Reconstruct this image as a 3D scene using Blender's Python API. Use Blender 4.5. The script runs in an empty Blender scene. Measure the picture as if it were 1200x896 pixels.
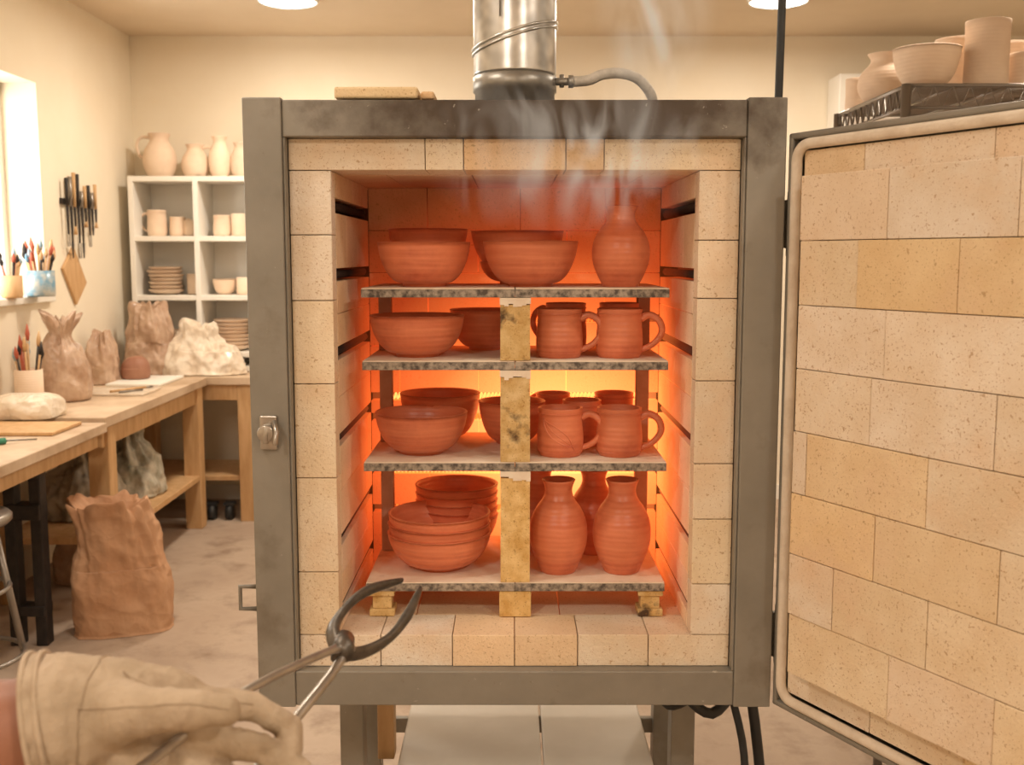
import bpy, math, random
from mathutils import Vector, Matrix, noise, Euler
random.seed(7)
S = bpy.context.scene
COL = S.collection
try:
    S.view_settings.view_transform='Standard'
except Exception: pass

# ------------------------------------------------------------------ materials
def mat(name, c1, c2=None, scale=8, rough=.6, metal=0, bump=0, bscale=60, attr=False,
        pores=0, rings=0, emis=None, estr=0, detail=4, stain=None, stretch=(1,1,1), objrand=0, spec=.5, c3=None, s3=3, c3lo=.5, c3hi=.7,
        heat=None, soot=None, crackle=0, scratch=0, bands=0):
    m = bpy.data.materials.new(name); m.use_nodes = True
    nt = m.node_tree; N = nt.nodes; L = nt.links
    b = N['Principled BSDF']
    b.inputs['Roughness'].default_value = rough
    b.inputs['Metallic'].default_value = metal
    b.inputs['Specular IOR Level'].default_value = spec
    tc = N.new('ShaderNodeTexCoord')
    mp = N.new('ShaderNodeMapping'); mp.inputs['Scale'].default_value = stretch
    L.new(tc.outputs['Object'], mp.inputs['Vector'])
    def nz(sc, det=4, ro=.6):
        n = N.new('ShaderNodeTexNoise'); n.inputs['Scale'].default_value = sc
        n.inputs['Detail'].default_value = det; n.inputs['Roughness'].default_value = ro
        L.new(mp.outputs[0], n.inputs['Vector']); return n
    def ramp(src, p0, p1, k0=(0,0,0,1), k1=(1,1,1,1)):
        r = N.new('ShaderNodeValToRGB'); L.new(src, r.inputs[0])
        r.color_ramp.elements[0].position = p0; r.color_ramp.elements[1].position = p1
        r.color_ramp.elements[0].color = k0; r.color_ramp.elements[1].color = k1
        return r
    def mix(fac, a, bcol, mode='MIX'):
        x = N.new('ShaderNodeMix'); x.data_type = 'RGBA'; x.blend_type = mode
        if isinstance(fac, (int, float)): x.inputs[0].default_value = fac
        else: L.new(fac, x.inputs[0])
        for i, v in ((6, a), (7, bcol)):
            if isinstance(v, tuple): x.inputs[i].default_value = (*v[:3], 1)
            else: L.new(v, x.inputs[i])
        return x.outputs[2]
    def math_(op, a, c):
        x = N.new('ShaderNodeMath'); x.operation = op
        for i, v in ((0,a),(1,c)):
            if isinstance(v,(int,float)): x.inputs[i].default_value=v
            else: L.new(v,x.inputs[i])
        return x.outputs[0]
    c2 = c2 or c1
    n1 = nz(scale, detail)
    col = ramp(n1.outputs['Fac'], .35, .65, (*c1, 1), (*c2, 1)).outputs[0]
    if attr:
        a = N.new('ShaderNodeAttribute'); a.attribute_name = 'Col'
        col = mix(1.0, col, a.outputs['Color'], 'MULTIPLY')
    if c3:
        n3 = nz(s3, 5); f = ramp(n3.outputs['Fac'], c3lo, c3hi).outputs[0]
        col = mix(f, col, c3)
    if bands:   # paler streaks banded round the pot
        mb = N.new('ShaderNodeMapping'); mb.inputs['Scale'].default_value=(3,3,bands); L.new(tc.outputs['Object'], mb.inputs['Vector'])
        nb_ = N.new('ShaderNodeTexNoise'); nb_.inputs['Scale'].default_value=1; nb_.inputs['Detail'].default_value=4; L.new(mb.outputs[0], nb_.inputs['Vector'])
        f = ramp(nb_.outputs['Fac'], .38, .66).outputs[0]
        col = mix(math_('MULTIPLY', f, .6), col, (.80,.29,.15))
    if soot:   # soot deposit round a place on the object: (centre, scale, colour)
        cen, scl, sc_, amt = soot
        vm = N.new('ShaderNodeVectorMath'); vm.operation='SUBTRACT'; L.new(tc.outputs['Object'], vm.inputs[0]); vm.inputs[1].default_value=cen
        v2 = N.new('ShaderNodeVectorMath'); v2.operation='DIVIDE'; L.new(vm.outputs[0], v2.inputs[0]); v2.inputs[1].default_value=scl
        vl = N.new('ShaderNodeVectorMath'); vl.operation='LENGTH'; L.new(v2.outputs[0], vl.inputs[0])
        ns = nz(14, 5)
        s_ = math_('ADD', vl.outputs['Value'], math_('MULTIPLY', ns.outputs['Fac'], -1.0))
        f = ramp(s_, -.1, .55, (1,1,1,1), (0,0,0,1)).outputs[0]
        col = mix(math_('MULTIPLY', f, amt), col, sc_)
    if scratch:
        w = nz(60, 6, .7); f = ramp(w.outputs['Fac'], .66, .70).outputs[0]
        col = mix(math_('MULTIPLY', f, scratch), col, (.50,.47,.42))
        w = nz(38, 6, .8); f = ramp(w.outputs['Fac'], .64, .72).outputs[0]
        col = mix(math_('MULTIPLY', f, scratch), col, (.14,.07,.035))
    if pores:
        for sc2, lo in ((260,.62),(110,.66)):
            v = nz(sc2, 2); f = ramp(v.outputs['Fac'], lo, lo+.05).outputs[0]
            col = mix(math_('MULTIPLY', f, pores), col, (c1[0]*.60,c1[1]*.45,c1[2]*.30))
    if objrand:
        oi = N.new('ShaderNodeObjectInfo')
        hs = N.new('ShaderNodeHueSaturation'); mr = N.new('ShaderNodeMapRange')
        mr.inputs[3].default_value = 1-objrand; mr.inputs[4].default_value = 1+objrand
        L.new(oi.outputs['Random'], mr.inputs[0]); L.new(mr.outputs[0], hs.inputs['Value'])
        L.new(col, hs.inputs['Color']); col = hs.outputs[0]
    L.new(col, b.inputs['Base Color'])
    last=None
    if bump:
        nb = nz(bscale, 5)
        bn = N.new('ShaderNodeBump'); bn.inputs['Strength'].default_value = bump; bn.inputs['Distance'].default_value = .004
        L.new(nb.outputs['Fac'], bn.inputs['Height']); last = bn
    if rings:
        w = N.new('ShaderNodeTexWave'); w.bands_direction = 'Z'; w.inputs['Scale'].default_value = rings
        w.inputs['Distortion'].default_value = 2.5; w.inputs['Detail'].default_value = 2
        w.inputs['Detail Scale'].default_value = .4
        L.new(tc.outputs['Object'], w.inputs['Vector'])
        b2 = N.new('ShaderNodeBump'); b2.inputs['Strength'].default_value = .22; b2.inputs['Distance'].default_value = .002
        L.new(w.outputs['Fac'], b2.inputs['Height'])
        if last: L.new(last.outputs[0], b2.inputs['Normal'])
        last=b2
    if crackle:
        vo = N.new('ShaderNodeTexVoronoi'); vo.inputs['Scale'].default_value=crackle
        nn = nz(crackle*.5,3); va=N.new('ShaderNodeVectorMath'); va.operation='ADD'
        vs=N.new('ShaderNodeVectorMath'); vs.operation='SCALE'; vs.inputs['Scale'].default_value=.10
        L.new(nn.outputs['Color'],vs.inputs[0]); L.new(vs.outputs[0],va.inputs[0]); L.new(mp.outputs[0],va.inputs[1]); L.new(va.outputs[0],vo.inputs['Vector'])
        b3=N.new('ShaderNodeBump'); b3.inputs['Strength'].default_value=.4; b3.inputs['Distance'].default_value=.02
        L.new(vo.outputs['Distance'],b3.inputs['Height'])
        if last: L.new(last.outputs[0], b3.inputs['Normal'])
        last=b3
    if last: L.new(last.outputs[0], b.inputs['Normal'])
    if emis:
        b.inputs['Emission Color'].default_value = (*emis, 1); b.inputs['Emission Strength'].default_value = estr
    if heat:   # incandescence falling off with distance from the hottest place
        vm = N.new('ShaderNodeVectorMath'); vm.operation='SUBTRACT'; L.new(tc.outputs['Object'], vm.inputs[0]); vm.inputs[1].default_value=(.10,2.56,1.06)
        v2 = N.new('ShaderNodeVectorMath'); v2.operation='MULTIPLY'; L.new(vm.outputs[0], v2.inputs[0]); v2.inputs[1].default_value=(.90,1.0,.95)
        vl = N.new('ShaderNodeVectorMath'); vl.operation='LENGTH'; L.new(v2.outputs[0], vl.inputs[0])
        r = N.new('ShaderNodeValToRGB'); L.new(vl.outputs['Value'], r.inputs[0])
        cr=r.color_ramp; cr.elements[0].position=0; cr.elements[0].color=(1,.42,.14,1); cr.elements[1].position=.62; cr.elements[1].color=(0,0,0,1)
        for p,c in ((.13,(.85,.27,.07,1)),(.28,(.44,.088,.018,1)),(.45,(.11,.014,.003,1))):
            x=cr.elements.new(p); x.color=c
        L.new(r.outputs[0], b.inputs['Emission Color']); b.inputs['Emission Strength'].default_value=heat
    return m

M_wall = mat('plaster_wall', (.85,.75,.59), (.88,.79,.64), 2, .85, bump=.05, bscale=40)
M_ceil = mat('plaster_ceiling', (.68,.56,.41), (.72,.60,.45), 2, .9)
M_floor = mat('concrete_floor', (.42,.31,.23), (.54,.42,.32), 2.5, .65, bump=.1, bscale=20, c3=(.28,.19,.13), s3=5, c3lo=.48, c3hi=.72)
BK1,BK2=(.80,.64,.46),(.88,.75,.59)
M_brick = mat('insulating_firebrick', BK1, BK2, 9, .9, bump=.6, bscale=160, attr=True, pores=.65, spec=.2, c3=(.79,.57,.38), s3=6, c3lo=.50, c3hi=.78)
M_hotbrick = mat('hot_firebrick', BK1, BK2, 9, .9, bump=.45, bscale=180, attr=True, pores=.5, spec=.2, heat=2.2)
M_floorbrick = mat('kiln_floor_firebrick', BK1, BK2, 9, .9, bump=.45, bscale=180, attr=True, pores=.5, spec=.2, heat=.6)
M_steel = mat('grey_painted_steel', (.24,.22,.185), (.29,.265,.225), 6, .48, metal=.25, bump=.08, bscale=90, c3=(.14,.105,.07), s3=7, c3lo=.56, c3hi=.85,
              soot=((.08,2.0,1.765),(.50,1.0,.13),(.055,.033,.02),.9), scratch=.7)
M_galv = mat('galvanized_steel', (.50,.50,.49), (.80,.80,.78), 26, .30, metal=.9, detail=1, bump=.04)
M_dgalv = mat('scorched_steel', (.28,.27,.25), (.42,.40,.36), 12, .4, metal=.7, bump=.05)
M_dark = mat('dark_iron', (.022,.018,.016), (.04,.03,.026), 30, .6, metal=.3, bump=.2)
M_groove = mat('dark_groove', (.020,.012,.010), (.035,.02,.014), 30, .9, bump=.2, heat=1.5)  # near-black backing and coils of the element grooves
M_hot = mat('glowing_element', (.9,.3,.05), rough=.5, emis=(1,.36,.09), estr=1.9)
M_hot2 = mat('dim_glowing_element', (.9,.3,.05), rough=.5, emis=(1,.18,.03), estr=1.2)
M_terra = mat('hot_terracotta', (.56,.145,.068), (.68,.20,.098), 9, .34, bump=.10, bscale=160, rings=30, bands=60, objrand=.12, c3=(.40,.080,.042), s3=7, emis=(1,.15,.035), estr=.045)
M_bisque = mat('bisque_clay', (.76,.57,.42), (.84,.66,.50), 6, .75, bump=.08, rings=30, objrand=.12)
M_wash = mat('kiln_wash', (.80,.65,.50), (.88,.76,.62), 22, .9, bump=.2, bscale=150, c3=(.50,.36,.25), s3=14, c3lo=.6, c3hi=.8)
M_sedge = mat('shelf_edge', (.10,.08,.065), (.42,.35,.28), 90, .8, bump=.4, bscale=150, detail=2)
M_post = mat('yellow_post_brick', (.60,.36,.12), (.80,.58,.28), 30, .9, bump=.6, bscale=200, pores=.55, attr=True, c3=(.09,.05,.025), s3=13, c3lo=.57, c3hi=.66)
M_gpost = mat('grey_kiln_post', (.46,.29,.20), (.56,.38,.28), 16, .9, bump=.2)
M_wood = mat('pine_wood', (.52,.30,.13), (.64,.40,.20), 5, .6, stretch=(6,6,1), bump=.05)
M_top = mat('bench_top_wood', (.52,.37,.24), (.66,.50,.35), 4, .6, bump=.05, c3=(.38,.24,.14), s3=3)
M_white = mat('white_painted_wood', (.84,.80,.72), (.88,.84,.77), 3, .55)
M_paper = mat('kraft_paper_bag', (.48,.25,.13), (.58,.34,.20), 5, .7, bump=.15, bscale=25, crackle=16)
M_plas = mat('cloudy_plastic_bag', (.70,.57,.43), (.82,.72,.59), 10, .25, bump=.1, bscale=25, crackle=16)
M_brbag = mat('brown_clay_bag', (.42,.26,.17), (.60,.43,.31), 10, .25, bump=.1, bscale=25, crackle=16)
M_clay = mat('wet_clay', (.30,.13,.08), (.36,.17,.10), 8, .6, bump=.1)
M_glove = mat('suede_leather', (.42,.32,.22), (.54,.42,.305), 12, .9, bump=.5, bscale=170, c3=(.25,.165,.10), s3=14, c3lo=.5, c3hi=.78, spec=.2)
M_seam = mat('glove_seam_thread', (.32,.23,.15), (.40,.30,.20), 60, .9)
M_skin = mat('skin', (.30,.125,.07), (.38,.165,.10), 10, .5, bump=.1)
M_tong = mat('worn_tong_steel', (.34,.30,.26), (.52,.48,.43), 14, .3, metal=.85, bump=.1)
M_jaw = mat('blackened_tong_steel', (.07,.06,.05), (.17,.145,.12), 20, .4, metal=.7, bump=.3)
M_chrome = mat('chrome_wire', (.30,.27,.24), rough=.35, metal=.8)
M_light = mat('lamp_diffuser', (1,1,1), emis=(1,.93,.80), estr=5)
M_gasket = mat('ceramic_fibre_gasket', (.70,.59,.47), (.82,.72,.60), 20, .95, bump=.5, bscale=120)
M_rubber = mat('black_rubber', (.02,.02,.02), rough=.5)
M_blue = mat('blue_glazed', (.10,.28,.42), (.5,.5,.45), 25, .3)
M_green = mat('green_plastic', (.05,.25,.16), rough=.4)
M_red = mat('red_bristle', (.45,.10,.05), rough=.6)
M_pan = mat('pale_sheet_metal', (.58,.52,.45), (.68,.62,.55), 3, .4, metal=.1)
M_hose = mat('woven_hose', (.56,.51,.44), (.70,.64,.56), 60, .6, bump=.3, bscale=200)

# ------------------------------------------------------------------ mesh builder
class MB:
    def __init__(s): s.v=[]; s.f=[]; s.c=[]; s.m=[]; s.sm=[]
    def add(s, vs, fs, col=(1,1,1), mi=0, smooth=False):
        o=len(s.v); s.v += [tuple(v) for v in vs]
        for f in fs:
            s.f.append([i+o for i in f]); s.c.append(col); s.m.append(mi); s.sm.append(smooth)
    def box(s, x0,x1,y0,y1,z0,z1, col=(1,1,1), mi=0, M=None, mtop=None):
        vs=[Vector((x,y,z)) for z in (z0,z1) for y in (y0,y1) for x in (x0,x1)]
        if M: vs=[M@v for v in vs]
        fs=[(0,2,3,1),(0,1,5,4),(2,6,7,3),(0,4,6,2),(1,3,7,5)]
        s.add(vs, fs, col, mi)
        o=len(s.v)-8; s.f.append([o+i for i in (4,5,7,6)]); s.c.append(col); s.m.append(mi if mtop is None else mtop); s.sm.append(False)
    def tube(s, pts, r, n=10, mi=0, flat=1.0, cap=True, closed=False, up=None, col=(1,1,1)):
        pts=[Vector(p) for p in pts]; k=len(pts)
        rs = r if isinstance(r,(list,tuple)) else [r]*k
        vs=[]; prev=Vector(up) if up else None
        for i,p in enumerate(pts):
            if closed: t=(pts[(i+1)%k]-pts[i-1])
            else: t=(pts[min(i+1,k-1)]-pts[max(i-1,0)])
            t.normalize()
            if prev is None: prev = Vector((0,0,1)) if abs(t.z)<.9 else Vector((1,0,0))
            a=(prev - t*prev.dot(t))
            if a.length<1e-5: a=t.orthogonal()
            a.normalize(); b=t.cross(a); prev=a
            for j in range(n):
                q=2*math.pi*j/n
                vs.append(p+a*math.cos(q)*rs[i]*flat+b*math.sin(q)*rs[i])
        fs=[]
        for i in range(k if closed else k-1):
            for j in range(n):
                i2=(i+1)%k
                fs.append((i*n+j, i*n+(j+1)%n, i2*n+(j+1)%n, i2*n+j))
        if cap and not closed:
            fs.append(tuple(range(n))[::-1]); fs.append(tuple((k-1)*n+j for j in range(n)))
        s.add(vs, fs, col, mi, True)
    def lathe(s, prof, c=(0,0,0), n=40, mi=0, wob=0):
        vs=[]; cx,cy,cz=c
        for (r,z) in prof:
            for j in range(n):
                q=2*math.pi*j/n
                rr=max(r,.0002)*(1+wob*math.sin(2*q+z*30))
                vs.append((cx+rr*math.cos(q), cy+rr*math.sin(q), cz+z))
        fs=[]
        for i in range(len(prof)-1):
            for j in range(n):
                fs.append((i*n+j, i*n+(j+1)%n, (i+1)*n+(j+1)%n, (i+1)*n+j))
        fs.append(tuple(range(n))[::-1]); fs.append(tuple((len(prof)-1)*n+j for j in range(n)))
        s.add(vs, fs, (1,1,1), mi, True)
    def finish(s, name, mats, loc=(0,0,0), rot=0, parent=None, bevel=0, seg=2, auto=False):
        me=bpy.data.meshes.new(name); me.from_pydata(s.v,[],s.f)
        for i,p in enumerate(me.polygons): p.material_index=s.m[i]; p.use_smooth=s.sm[i]
        ca=me.color_attributes.new('Col','FLOAT_COLOR','CORNER')
        for i,p in enumerate(me.polygons):
            for l in p.loop_indices: ca.data[l].color=(*s.c[i],1)
        for m in (mats if isinstance(mats,(list,tuple)) else [mats]): me.materials.append(m)
        me.update()
        o=bpy.data.objects.new(name,me); COL.objects.link(o)
        o.location=loc; o.rotation_euler=(0,0,rot)
        if bevel:
            b=o.modifiers.new('bevel','BEVEL'); b.width=bevel; b.segments=seg; b.limit_method='ANGLE'; b.angle_limit=math.radians(50)
        if parent: o.parent=parent
        return o
def empty(name, loc=(0,0,0), rot=0):
    e=bpy.data.objects.new(name,None); COL.objects.link(e); e.location=loc; e.rotation_euler=(0,0,rot); e.empty_display_size=.1
    return e
def smooth_pts(P, sub=5):
    out=[]; k=len(P)
    P=[Vector(p) for p in P]
    for i in range(k-1):
        p0=P[max(i-1,0)];p1=P[i];p2=P[i+1];p3=P[min(i+2,k-1)]
        for j in range(sub):
            t=j/sub
            out.append(.5*((2*p1)+(p2-p0)*t+(2*p0-5*p1+4*p2-p3)*t*t+(3*p1-p0-3*p2+p3)*t**3))
    out.append(P[-1]); return out

# ------------------------------------------------------------------ room shell
CZ=2.795; XL=-2.27; XR=3.2; YB=6.5; YF=-2.2
def shell(name,boxes,m,bevel=0):
    b=MB()
    for q in boxes: b.box(*q)
    return b.finish(name,m,bevel=bevel)
shell('floor',[(XL-.25,XR+.2,YF-.2,YB+.2,-.1,0)],M_floor)
shell('ceiling',[(XL-.25,XR+.2,YF-.2,YB+.2,CZ,CZ+.1)],M_ceil)
shell('wall_back',[(XL-.25,XR+.2,YB,YB+.2,0,CZ)],M_wall)
shell('wall_right',[(XR,XR+.2,YF,YB,0,CZ)],M_wall)
shell('wall_front',[(XL-.25,XR+.2,YF-.2,YF,0,CZ)],M_wall)
WY0,WY1,WZ0,WZ1=3.55,5.2,1.31,2.32
shell('wall_left',[(XL-.25,XL,YF,WY0,0,CZ),(XL-.25,XL,WY1,YB,0,CZ),(XL-.25,XL,WY0,WY1,0,WZ0),(XL-.25,XL,WY0,WY1,WZ1,CZ)],M_wall)
b=MB()
for q in ((WY0,WY0+.05,WZ0,WZ1),(WY1-.05,WY1,WZ0,WZ1),(WY0,WY1,WZ0,WZ0+.05),(WY0,WY1,WZ1-.05,WZ1),((WY0+WY1)/2-.02,(WY0+WY1)/2+.02,WZ0,WZ1)):
    b.box(XL-.22,XL-.17,q[0],q[1],q[2],q[3])
b.finish('window_1',M_white,bevel=.004)
b=MB(); b.box(XL-.17,XL+.03,WY0-.04,WY1+.04,WZ0-.03,WZ0+.003); b.finish('trim_1',M_white,bevel=.006)
b=MB(); b.box(XL,XR,YB-.015,YB,0,.09); b.finish('baseboard_back',M_white)
b=MB(); b.box(1.88,2.75,6.26,6.49,2.22,2.54); b.box(1.92,2.71,6.25,6.262,2.24,2.29,mi=1); b.finish('wall_air_conditioner',[M_white,M_pan],bevel=.03,seg=3)

# ------------------------------------------------------------------ kiln
kiln=empty('pottery_kiln',(0,0,0))
def rc(base=(1,1,1),j=.07):
    k=1+random.uniform(-j,j); w=random.uniform(-.05,.05)
    return (base[0]*k, base[1]*k*(1+w*.6), base[2]*k*(1+w*2.2))
b=MB()
b.box(-.497,-.425,2.0,2.085,.62,1.790)
b.box(.435,.507,2.0,2.085,.62,1.790)
b.box(-.425,.435,2.004,2.085,1.719,1.786)
b.box(-.425,.435,2.004,2.085,.622,.692)
b.box(-.492,-.462,2.085,2.75,.622,1.78); b.box(.472,.502,2.085,2.75,.622,1.78)
b.box(-.462,.472,2.085,2.75,1.755,1.78); b.box(-.462,.472,2.085,2.75,.622,.66)
b.box(-.462,.472,2.72,2.75,.66,1.755)
b.box(-.425,-.420,2.004,2.03,.692,1.719); b.box(.430,.435,2.004,2.03,.692,1.719)
b.finish('steel_frame',M_steel,parent=kiln,bevel=.004)
b=MB(); g=.0008
def bk(x0,x1,y0,y1,z0,z1,base=(1,1,1),j=.05):
    b.box(x0+g,x1-g,y0+random.uniform(-.0012,.0012),y1,z0+g,z1-g,rc(base,j))
XI0,XI1,ZI0,ZI1=-.340,.352,.757,1.660
def split(lo,hi,js):
    e=[lo]+list(js)+[hi]; return list(zip(e[:-1],e[1:]))
for a,c in split(-.420,.430,(-.163,-.091,.101,.173)):
    bk(a,c,2.03,2.15,ZI1,1.719, (.96,.82,.70) if -.1<a<.15 else (1,1,1))
for a,c in split(-.420,.430,(-.26,-.118,.005,.13,.27)):
    bk(a,c,2.03,2.15,.692,ZI0,(1,.90,.80) if a>-.2 and a<.1 else (1,1,1))
for a,c in split(ZI0,ZI1,(.884,1.072,1.256,1.416,1.54)): bk(-.420,XI0,2.03,2.075,a,c)
for a,c in split(ZI0,ZI1,(.86,.99,1.10,1.262,1.42,1.53)): bk(XI1,.430,2.03,2.075,a,c)
b.finish('firebrick_face',M_brick,parent=kiln,bevel=.0014)
b=MB()
grooves=[.800,.937,1.139,1.311,1.464,1.597]
gh=[.010,.011,.012,.013,.012,.014]
edges=[ZI0]
for z,h in zip(grooves,gh): edges += [z-h,z+h]
edges.append(ZI1)
for i in range(0,len(edges)-1):
    z0,z1=edges[i],edges[i+1]
    if i%2==0:
        sub=[(z0,z1)] if z1-z0<.11 else [(z0,(z0+z1)/2),((z0+z1)/2,z1)]
        for k,(s0,s1) in enumerate(sub):
            ys=[2.075,2.20,2.36,2.54] if (k+i//2)%2 else [2.075,2.29,2.43,2.54]
            for a,c in zip(ys[:-1],ys[1:]):
                b.box(-.42,XI0,a+g,c-g,s0+g*.6,s1-g*.6,rc((1,.93,.86),.05)); b.box(XI1,.43,a+g,c-g,s0+g*.6,s1-g*.6,rc((1,.93,.86),.05))
for i,(a,c) in enumerate(split(-.42,.43,(-.25,-.08,.09,.26))):
    b.box(a+g,c-g,2.15+g,2.62,ZI1,1.75,rc((1,.90,.80)))
for i,(a,c) in enumerate(split(-.42,.43,(-.2,-.02,.10,.29))):
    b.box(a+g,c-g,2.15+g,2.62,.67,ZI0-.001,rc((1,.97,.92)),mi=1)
bg=[(.890,.009,2),(.985,.009,1),(1.115,.009,2),(1.165,.009,1),(1.352,.009,2)]
e=[ZI0]
for z,h,_ in bg: e+=[z-h,z+h]
e.append(ZI1)
for i in range(0,len(e)-1,2):
    z0,z1=e[i],e[i+1]
    sub=[(z0,z1)] if z1-z0<.14 else [(z0,z0+(z1-z0)/3),(z0+(z1-z0)/3,z0+2*(z1-z0)/3),(z0+2*(z1-z0)/3,z1)]
    for k,(s0,s1) in enumerate(sub):
        js=(-.2,.02,.22) if (i//2+k)%2 else (-.27,-.08,.13,.3)
        for a,c in split(XI0,XI1,js): b.box(a+g,c-g,2.54,2.62,s0+g,s1-g,rc((.90,.62,.42)))
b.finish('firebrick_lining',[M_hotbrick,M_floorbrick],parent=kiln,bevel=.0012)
b=MB()
b.box(XI0-.06,XI0-.045,2.075,2.56,ZI0,ZI1); b.box(XI1+.045,XI1+.06,2.075,2.56,ZI0,ZI1)
b.box(XI0,XI1,2.575,2.59,ZI0,ZI1)
for i,(z,h) in enumerate(zip(grooves,gh)):
    for sx,x in ((1,XI0-.012),(-1,XI1+.012)):
        pts=[]; n=150
        for k in range(n*6):
            q=k/6*2*math.pi; pts.append((x+math.cos(q)*h*.6, 2.085+.44*k/(n*6), z+math.sin(q)*h*.6))
        b.tube(pts[::1],.0018,4,mi=0)
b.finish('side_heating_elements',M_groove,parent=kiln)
def coil(name,z,h,m):
    b=MB(); pts=[]; n=70
    for k in range(n*8):
        q=k/8*2*math.pi; pts.append((XI0+.03+.63*k/(n*8), 2.553+math.cos(q)*h*.7, z+math.sin(q)*h*.7))
    b.tube(pts,.0026,5)
    b.finish(name,m,parent=kiln)
for i,(z,h,k) in enumerate(bg):
    coil('back_heating_element_%d'%i,z,h,[M_groove,M_hot,M_hot2][k])
b=MB()
b.tube([(-.462,2.0,1.17),(-.462,1.965,1.17)],.016,14); b.tube([(-.462,1.972,1.185),(-.462,1.968,1.150)],[.008,.006],8)
b.box(-.478,-.446,1.99,2.0,1.135,1.20); b.tube([(-.450,1.985,1.19),(-.440,1.96,1.175),(-.442,1.955,1.15)],.005,8)
b.finish('door_latch',M_tong,parent=kiln,bevel=.002)
b=MB()
b.tube([(-.497,2.03,.855),(-.535,2.03,.855),(-.535,2.03,.81),(-.497,2.03,.81)],.005,8)
b.finish('side_bracket',M_steel,parent=kiln)
b=MB()
for y in (2.36,2.66):
    b.box(-.40,-.345,y,y+.055,0,.622); b.box(.37,.425,y,y+.055,0,.622)
b.box(-.40,.425,2.40,2.42,.25,.29); b.box(-.40,.425,2.68,2.70,.25,.29)
b.box(-.325,-.285,2.45,2.50,.29,.622,mi=1)
b.finish('stand',[M_steel,M_wood],parent=kiln,bevel=.003)
b=MB(); b.box(-.27,.07,2.2,2.95,.291,.312); b.box(.075,.335,2.2,2.95,.291,.308)
b.finish('drip_tray',M_pan,parent=kiln,bevel=.004)
b=MB()
FX,FY=.006,2.30
b.lathe([(.084,1.75),(.084,1.84),(.088,1.842),(.088,1.872),(.084,1.874),(.084,1.885)],(FX,FY,0),48,mi=1)
prof=[(.087,1.875)]
z=1.88
while z<2.78:
    prof.append((.087,z)); z+=.02
b.lathe(prof,(FX,FY,0),48,mi=0)
for zc,tl in ((1.945,.028),(1.955,.028),(2.30,0),(2.31,0)):
    pts=[(FX+.0885*math.cos(q),FY+.0885*math.sin(q),zc+tl*math.cos(q)) for q in [2*math.pi*i/48 for i in range(48)]]
    b.tube(pts,.003,6,closed=True,mi=0)
b.tube([(FX-.03,FY-.0875,1.98),(FX-.03,FY-.0875,2.3)],.002,5)
b.finish('flue_pipe',[M_galv,M_dgalv],parent=kiln)
b=MB()
b.tube([(.09,2.28,1.862),(.125,2.28,1.862)],.008,10,mi=1); b.tube([(.118,2.28,1.862),(.128,2.28,1.862)],.013,6,mi=1)
b.tube([(.104,2.28,1.85),(.104,2.28,1.876)],.005,8,mi=1)
b.tube(smooth_pts([(.128,2.28,1.862),(.16,2.28,1.865),(.19,2.29,1.878),(.23,2.3,1.882),(.27,2.32,1.872),(.30,2.34,1.84),(.31,2.38,1.80)]),.011,10,mi=0)
b.finish('flue_purge_hose',[M_hose,M_dgalv],parent=kiln)
b=MB(); b.box(-.33,-.175,2.02,2.13,1.791,1.812,(1,.93,.75)); b.box(-.17,-.145,2.03,2.13,1.791,1.805,(1,.8,.6)); b.finish('loose_firebrick',M_brick,bevel=.004)
b=MB(); b.tube([(.525,2.12,2.79),(.522,2.12,2.2),(.52,2.125,1.80),(.515,2.14,1.4),(.53,2.15,1.15),(.525,2.2,.9),(.52,2.3,.75)],.008,10)
b.tube(smooth_pts([(.36,2.35,.62),(.33,2.3,.56),(.35,2.28,.50),(.42,2.3,.52),(.47,2.3,.58),(.50,2.3,.50),(.52,2.25,.35),(.50,2.2,.02)]),.009,10)
b.tube(smooth_pts([(.40,2.33,.62),(.38,2.26,.55),(.44,2.24,.50),(.52,2.3,.54),(.55,2.3,.45),(.60,2.3,.02)]),.012,10)
b.finish('power_cable',M_rubber,parent=kiln)

# ------------------------------------------------------------------ door
th=math.atan2(-.882,.471)
door=empty('kiln_door',(.538,2.02,0),th)
b=MB()
b.box(0,.98,.06,.10,.625,1.725)
b.box(0,.012,-.03,.06,.625,1.725); b.box(.968,.98,-.03,.06,.625,1.725)
b.box(0,.98,-.03,.06,1.713,1.725); b.box(0,.98,-.03,.06,.625,.637)
b.finish('steel_shell',M_steel,parent=door,bevel=.004)
b=MB(); pts=[]; x0,x1,z0,z1,r=.022,.958,.648,1.703,.03
for cx,cz,a0 in ((x1-r,z1-r,0),(x0+r,z1-r,90),(x0+r,z0+r,180),(x1-r,z0+r,270)):
    for k in range(6):
        q=math.radians(a0+k*18); pts.append((cx+r*math.cos(q),-.028,cz+r*math.sin(q)))
b.tube(pts,.010,8,closed=True); b.finish('fibre_gasket',M_gasket,parent=door)
b=MB()
def courses(x0,x1,z0,z1,n,ya,yb,L,offs):
    h=(z1-z0)/n
    for i in range(n):
        x=x0-offs[i%len(offs)]
        while x<x1:
            w=L*random.choice((.85,1,1,1.12))
            a,c=max(x,x0),min(x+w,x1)
            if c-a>.012:
                t=random.random()
                base=(1,1,1) if t<.5 else ((1.0,.91,.74) if t<.74 else (1,.95,.90))
                d=random.uniform(-.002,.002)
                b.box(a+g*.8,c-g*.8,ya+d,yb,z0+i*h+g*.8,z0+(i+1)*h-g*.8,rc(base,.05))
            x+=w
courses(.032,.948,.660,1.692,9,-.020,.06,.23,(.05,.17,.1,.2))
courses(.078,.900,.725,1.642,8,-.068,-.0205,.24,(0.0,.13,.04,.17,.09))
b.finish('firebrick_panel',M_brick,parent=door,bevel=.0014)
b=MB()
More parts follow.
